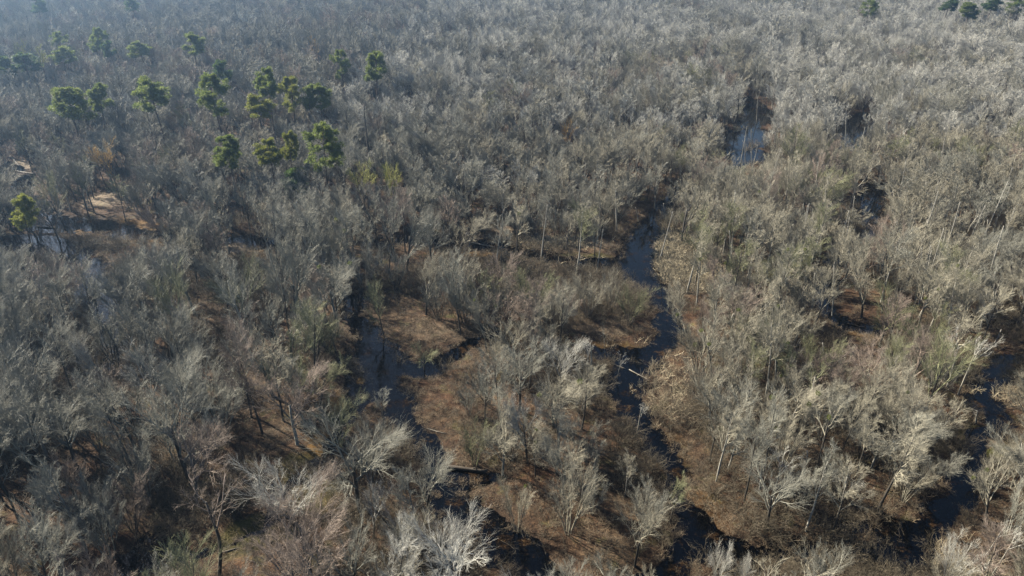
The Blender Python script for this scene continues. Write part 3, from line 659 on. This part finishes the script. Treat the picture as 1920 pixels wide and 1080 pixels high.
for i in sorted(own):
    x, y, h, r, fk, v, col, pale, lab = TREES[i]; f = rnd.choice(NEARFORMS[fk]) if y < 165 else FORMS[fk][v]
    o = put('bare_tree', f, x, y, h, rnd.uniform(0, 6.28), TWIG[col], M_trunkpale if pale else M_trunk, max(.7, min(1.18 if y < 165 else 1.7, r / (f[3] * h / f[2]))), (rad(rnd.uniform(-2, 2)), rad(rnd.uniform(-2, 2))))
    if x > -30 and col in ('tan', 'olive', 'grey') and rnd.random() < .16:            # green mistletoe balls in the crown
        vs = [q.co for q in rnd.sample(list(f[1].vertices), 40)]; vs = [q for q in vs if q.z > .5 * f[2]][:rnd.choice((1, 2, 2, 3))]
        for q in vs:
            Vb, Fb = blades(rng, np.array([q]), np.array([rnd.uniform(.20, .34)]), 130, .18, .04, 0, 1); gb = Geo(); gb.add(Vb, Fb)
            c = bpy.data.objects.new('mistletoe', gb.mesh('mistletoe', M_mistle)); C.objects.link(c); c.parent = o
    if lab: tag(o, lab, 'tree', 'bare winter trees'); continue
    dm = np.hypot(MG[:, 0] - x, MG[:, 1] - y); k = int(dm.argmin())
    dx, dy = x - MG[k, 0], y - MG[k, 1]
    side = ('right of' if dx > 0 else 'left of') if abs(dx) > abs(dy) else ('behind' if dy > 0 else 'in front of')
    bucket.setdefault((col, fk, k, side), []).append((float(dm[k]), o))
for (col, fk, k, side), L in bucket.items():
    L.sort(key=lambda e: e[0])
    for n, (_, o) in enumerate(L):
        s = f'{COLW[col]} {FORMW[fk]} tree {side} {MARKS[k][0]}'
        if len(L) > 1: s += f', {ORD[min(n, 9)]} to it'
        tag(o, s, 'tree', 'bare winter trees')
nb = {}
for o, lab in SN:
    if lab: continue
    p = np.array(o.location[:2]); dm = np.hypot(*(MG - p).T); k = int(dm.argmin()); nb.setdefault(k, []).append((float(dm[k]), o))
for k, L in nb.items():
    L.sort(key=lambda e: e[0])
    for n, (_, o) in enumerate(L):
        o['label'] = f'thin pale dead trunk, {ORD[min(n, 9)]} such trunk to {MARKS[k][0]}' if n < 10 else f'thin pale dead trunk far beyond {MARKS[k][0]}'

# ------------------------------------------------------------------ stuff: scattered by geometry nodes from loose forms
def scatter(name, forms, P, idx, rot, scl, label):
    col = bpy.data.collections.new(name + '_forms')
    for k, ms in enumerate(forms):
        o = bpy.data.objects.new(f'{name}_form_{k:03d}', ms); col.objects.link(o)
    me = bpy.data.meshes.new(name); me.vertices.add(len(P)); me.vertices.foreach_set('co', np.asarray(P, np.float32).ravel())
    for nm, ty, dat, key in (('idx', 'INT', np.asarray(idx, np.int32), 'value'), ('rot', 'FLOAT_VECTOR', np.asarray(rot, np.float32), 'vector'), ('scl', 'FLOAT_VECTOR', np.asarray(scl, np.float32), 'vector')):
        a = me.attributes.new(nm, ty, 'POINT'); a.data.foreach_set(key, dat.ravel())
    ob = bpy.data.objects.new(name, me); C.objects.link(ob); ob['kind'] = 'stuff'; ob['label'] = label
    ng = bpy.data.node_groups.new(name, 'GeometryNodeTree')
    ng.interface.new_socket('Geometry', in_out='INPUT', socket_type='NodeSocketGeometry'); ng.interface.new_socket('Geometry', in_out='OUTPUT', socket_type='NodeSocketGeometry')
    a, b = ng.nodes.new('NodeGroupInput'), ng.nodes.new('NodeGroupOutput'); ins = ng.nodes.new('GeometryNodeInstanceOnPoints'); ci = ng.nodes.new('GeometryNodeCollectionInfo')
    ci.inputs['Collection'].default_value = col; ci.inputs['Separate Children'].default_value = True; ci.inputs['Reset Children'].default_value = True
    ins.inputs['Pick Instance'].default_value = True
    def attr(nm, ty):
        n = ng.nodes.new('GeometryNodeInputNamedAttribute'); n.data_type = ty; n.inputs[0].default_value = nm; return n.outputs[0]
    L = ng.links.new
    L(a.outputs[0], ins.inputs['Points']); L(ci.outputs[0], ins.inputs['Instance']); L(attr('idx', 'INT'), ins.inputs['Instance Index'])
    L(attr('rot', 'FLOAT_VECTOR'), ins.inputs['Rotation']); L(attr('scl', 'FLOAT_VECTOR'), ins.inputs['Scale']); L(ins.outputs[0], b.inputs[0])
    md = ob.modifiers.new('scatter', 'NODES'); md.node_group = ng
    return ob
# joined trunk + crown in each colour
forms, fidx = [], {}
def joined(f, cmat, tmat):
    Vs, Fs, Ms, n = [], [], [], 0
    me = bpy.data.meshes.new('far_tree')
    co, loops, tot, mi = [], [], [], []
    for k, m in enumerate(f[:2]):
        v = np.empty(len(m.vertices) * 3, np.float32); m.vertices.foreach_get('co', v)
        l = np.empty(len(m.loops), np.int32); m.loops.foreach_get('vertex_index', l)
        t = np.empty(len(m.polygons), np.int32); m.polygons.foreach_get('loop_total', t)
        co.append(v); loops.append(l + n); tot.append(t); mi.append(np.full(len(t), 1 - k, np.int32)); n += len(m.vertices)
    co, loops, tot, mi = map(np.concatenate, (co, loops, tot, mi))
    me.vertices.add(n); me.vertices.foreach_set('co', co); me.loops.add(len(loops)); me.loops.foreach_set('vertex_index', loops)
    me.polygons.add(len(tot)); me.polygons.foreach_set('loop_start', np.concatenate(([0], np.cumsum(tot)[:-1])).astype(np.int32))
    try: me.polygons.foreach_set('loop_total', tot)
    except Exception: pass
    me.materials.append(cmat); me.materials.append(tmat); me.polygons.foreach_set('material_index', mi); me.update(calc_edges=True)
    return me
P, ix, rt, sc = [], [], [], []
for i, (x, y, h, r, fk, v, col, pale, lab) in enumerate(TREES):
    if i in own: continue
    key = (fk, v % 3, col, pale)
    if key not in fidx: fidx[key] = len(forms); forms.append(joined(FORMS[fk][v % 3], TWIG[col], M_trunkpale if pale else M_trunk))
    k = h / FORMS[fk][v % 3][2]; P.append((x, y, 0)); ix.append(fidx[key]); rt.append((rng.normal(0, .05), rng.normal(0, .05), rng.uniform(0, 6.28))); w = rng.uniform(.85, 1.15); sc.append((k * w, k * w, k))
P = np.array(P); P[:, 2] = ground_z(P[:, 0], P[:, 1])
print('TREES', len(TREES), 'wood', len(P), 'forms', len(forms))
scatter('distant_wood', forms, P, ix, rt, sc, 'bare grey winter wood filling the swamp to the hazy distance')

# undergrowth
U = []
for lo, hi, st in ((36, 150, 1.25), (150, 320, 2.2)):
    y = lo
    while y < hi:
        w = .74 * (y * _cp + 30) + 15; xs = np.arange(-w, w, st); U.append(np.stack((xs + rng.uniform(-.6, .6, len(xs)) * st, y + rng.uniform(-.6, .6, len(xs)) * st), 1)); y += st
U = np.concatenate(U); d = shore(U[:, 0], U[:, 1]); de = fbm(U[:, 0] / 9, U[:, 1] / 9, 17)
keep = (d > -.35 - .9 * (rng.random(len(U)) < .25)) & (rng.random(len(U)) < np.clip((de - .38) * 4, .08, .9)); U = U[keep]
q = proj(np.column_stack((U, np.full(len(U), .5))))
inop = np.zeros(len(U), bool)
for ox, oy, orx, ory in OPEN: inop |= (((q[:, 0] - ox) / orx) ** 2 + ((q[:, 1] - oy) / ory) ** 2) < 1
bare = np.zeros(len(U), bool)
for ox, oy, orx, ory in ((450, 466, 26, 16), (1258, 475, 26, 30), (1285, 518, 40, 14), (200, 380, 24, 14)): bare |= (((q[:, 0] - ox) / orx) ** 2 + ((q[:, 1] - oy) / ory) ** 2) < 1
sm = inop & (rng.random(len(U)) < .9) & ~bare; inop |= bare; U = np.concatenate((U[~inop], U[sm])); nsm = int(sm.sum())
n = len(U); print('brush', n)
k = rng.uniform(.45, 1.4, n); k[n - nsm:] *= rng.uniform(.12, .45, nsm)
scatter('undergrowth', [form_brush(700 + i) for i in range(5)], np.column_stack((U, ground_z(U[:, 0], U[:, 1]))), rng.integers(0, 5, n), np.column_stack((np.zeros((n, 2)), rng.uniform(0, 6.28, n))), np.column_stack((k, k, k * rng.uniform(.7, 1.2, n))), 'low brown leafless undergrowth between the trees')

# sprouts and leaf tussocks on the open litter
n = 60000; a = np.column_stack((rng.uniform(-90, 90, n), rng.uniform(44, 160, n))); q = proj(np.column_stack((a, np.full(n, .4)))); inop = np.zeros(n, bool)
for ox, oy, orx, ory in OPEN: inop |= (((q[:, 0] - ox) / orx / 1.15) ** 2 + ((q[:, 1] - oy) / ory / 1.15) ** 2) < 1
d = shore(a[:, 0], a[:, 1]); bank = (d > -.55) & (d < .8) & (rng.random(n) < .75)
a = a[(inop & (d > .1) & (fbm(a[:, 0] / 3, a[:, 1] / 3, 44) > .42)) | (bank & (fbm(a[:, 0] / 2, a[:, 1] / 2, 45) > .4))]; n = len(a); k = rng.uniform(.08, .34, n); print('sprouts', n)
scatter('sprouts', [form_brush(740 + i, 2.2, 10, mat=M_sprout) for i in range(4)], np.column_stack((a, ground_z(a[:, 0], a[:, 1]))), rng.integers(0, 4, n), np.column_stack((rng.normal(0, .3, (n, 2)), rng.uniform(0, 6.28, n))), np.column_stack((k * 1.6, k * 1.6, k)), 'tan sprouts and dead stalks on the open leaf litter')
# dead branches lying on the litter
n = 7000; a = np.column_stack((rng.uniform(-100, 100, n), rng.uniform(38, 150, n))); a = a[np.abs(a[:, 0]) < .74 * (a[:, 1] * _cp + 30) + 5]; a = a[shore(a[:, 0], a[:, 1]) > -.8]; n = len(a); k = rng.uniform(.2, 1.1, n) ** 1.3
scatter('fallen_branches', [form_brush(720 + i, 2.6, 3) for i in range(5)], np.column_stack((a, np.maximum(ground_z(a[:, 0], a[:, 1]), -.02) + .05)), rng.integers(0, 5, n), np.column_stack((rng.uniform(1.3, 1.6, n), np.zeros(n), rng.uniform(0, 6.28, n))), np.column_stack((k, k * .5, k)), 'broken branches lying over the leaf litter and in the shallows')

# dry reeds along the creek
RE = [(1255, 470, 5, 9, 1300), (1275, 512, 8, 4, 1300), (1305, 530, 7, 2.5, 600), (1248, 440, 3, 7, 500), (1230, 505, 2, 3, 80), (1240, 700, 5, 7, 160), (1260, 760, 4, 5, 90), (1420, 300, 5, 4, 120), (1390, 245, 4, 4, 80), (1040, 455, 9, 3, 200), (1110, 490, 6, 2, 120), (1330, 545, 6, 2, 120), (1760, 1060, 6, 3, 120), (1870, 730, 4, 3, 120)]
g = Geo()
for x, y, rx, ry, n in RE:
    p = at(x, y); a = rng.normal(0, .5, (n, 2)) * (rx, ry) + p[:2]; zz = ground_z(a[:, 0], a[:, 1]); a, zz = a[zz > -.12], zz[zz > -.12]; n = len(a)
    m = 6; b = np.repeat(np.column_stack((a, zz)), m, 0) + rng.normal(0, .12, (n * m, 3)) * (1, 1, 0)
    Q = march(rng, b, rng.normal(0, .5, (n * m, 3)) + np.array((0, 0, 1)), rng.uniform(.6, 1.7, n * m), 4, -.12, .15); g.tubes(Q, np.linspace(.05 if p[1] > 120 else .02, .02 if p[1] > 120 else .009, 4)[None].repeat(n * m, 0), 3)
reeds = bpy.data.objects.new('dry_reeds', g.mesh('dry_reeds', M_reed)); C.objects.link(reeds); reeds['kind'] = 'stuff'; reeds['label'] = 'straw-coloured dry reeds along the creek banks'

# fallen logs
LOG = [(1262, 905, 1250, 935, .16, 0, 'dark wet log half in the main creek'), (660, 825, 700, 852, .16, 0, None)]
LOGS = [
    (70, 423, 108, 425, .22, 1, 'straight white log lying in the left flooded water'),
    (15, 285, 30, 312, .25, 1, 'pale log lying across the flooded edge at the far left'), (32, 320, 62, 326, .25, 1, 'second pale log below the first at the far left'),
    (200, 888, 216, 868, .10, 1, 'white broken forked branch in the left foreground wood'),
    (408, 1036, 444, 1026, .12, 1, 'white log beside the mossy pool at lower left'),
    (840, 874, 916, 876, .30, 0, 'thick dark log lying over the small black pool on the litter island'),
    (965, 835, 990, 846, .14, 0, 'dark log on open litter beside the small pool'),
    (800, 800, 838, 812, .08, 1, 'thin bleached branch lying on brown litter'),
    (1130, 672, 1172, 690, .08, 1, 'bleached log slanting across the brown backwater'),
    (1180, 690, 1215, 712, .10, 1, 'thin bleached log in the trash-strewn creek bed'),
    (1590, 604, 1622, 612, .12, 0, 'dark log on bare ground right of the thick broken pole'),
    (1430, 742, 1362, 720, .12, 1, 'long bleached trunk propped in the right-bank thicket'),
    (1540, 1042, 1500, 1046, .14, 0, 'dark log on the litter at the bottom right'),
    (560, 718, 500, 742, .10, 1, 'thin white trunk lying in the left wood below the pool'),
    (330, 445, 385, 470, .2, 1, 'grey log along the bank of the ochre shallows'),
    (880, 452, 925, 462, .18, 1, 'grey log on the bank of the cross channel'),
    (1255, 545, 1300, 552, .2, 0, 'dark log bridging the main creek below the junction'),
]
for ax, ay, bx, by, r, pale, lab in LOGS:
    a, b = at(ax, ay), at(bx, by); za, zb = [max(.02, float(ground_z(np.array([p[0]]), np.array([p[1]]))[0])) + r * .6 for p in (a, b)]
    a[2], b[2] = za, zb; L = np.linalg.norm(b - a)
    Pp = march(rng, a[None], (b - a)[None], np.array([L]), 7, 0, .05); Pp[0, :, 2] = np.linspace(za, zb, 7); Rr = np.linspace(r, r * .55, 7)[None]
    g = Geo(); g.tubes(Pp, Rr, 7); A, AR = spawn(rng, Pp, Rr, 5, .3, 1, .8, .22, .4, 4, .05, .15, out=0); g.tubes(A, AR, 4)
    me = g.mesh('fallen_log', M_log if pale else M_logdark, True); me.transform(__import__('mathutils').Matrix.Translation(Vector(-a)))
    o = bpy.data.objects.new('fallen_log', me); C.objects.link(o); o.location = a; tag(o, lab, 'log', 'fallen logs')

# ------------------------------------------------------------------ haze
def haze():
    x0, x1, y0, y1, z0, z1 = -1520, 1520, -420, 1520, -3, 62
    v = np.array([(x, y, z) for z in (z0, z1) for y in (y0, y1) for x in (x0, x1)], float)
    me = mesh_np('haze', v, [np.array([[0, 2, 3, 1], [4, 5, 7, 6], [0, 1, 5, 4], [2, 6, 7, 3], [0, 4, 6, 2], [1, 3, 7, 5]])], None)
    m, t, p = material('haze_air'); t.nodes.remove(p)
    pv = N(t, 'ShaderNodeVolumePrincipled'); pv.inputs['Color'].default_value = (.40, .64, 1, 1); pv.inputs['Density'].default_value = .00036; pv.inputs['Anisotropy'].default_value = .78
    t.links.new(pv.outputs[0], t.nodes['Material Output'].inputs['Volume'])
    me.materials.append(m); o = bpy.data.objects.new('haze', me); C.objects.link(o); o['kind'] = 'stuff'; o['label'] = 'thin blue winter haze over the swamp'
haze()
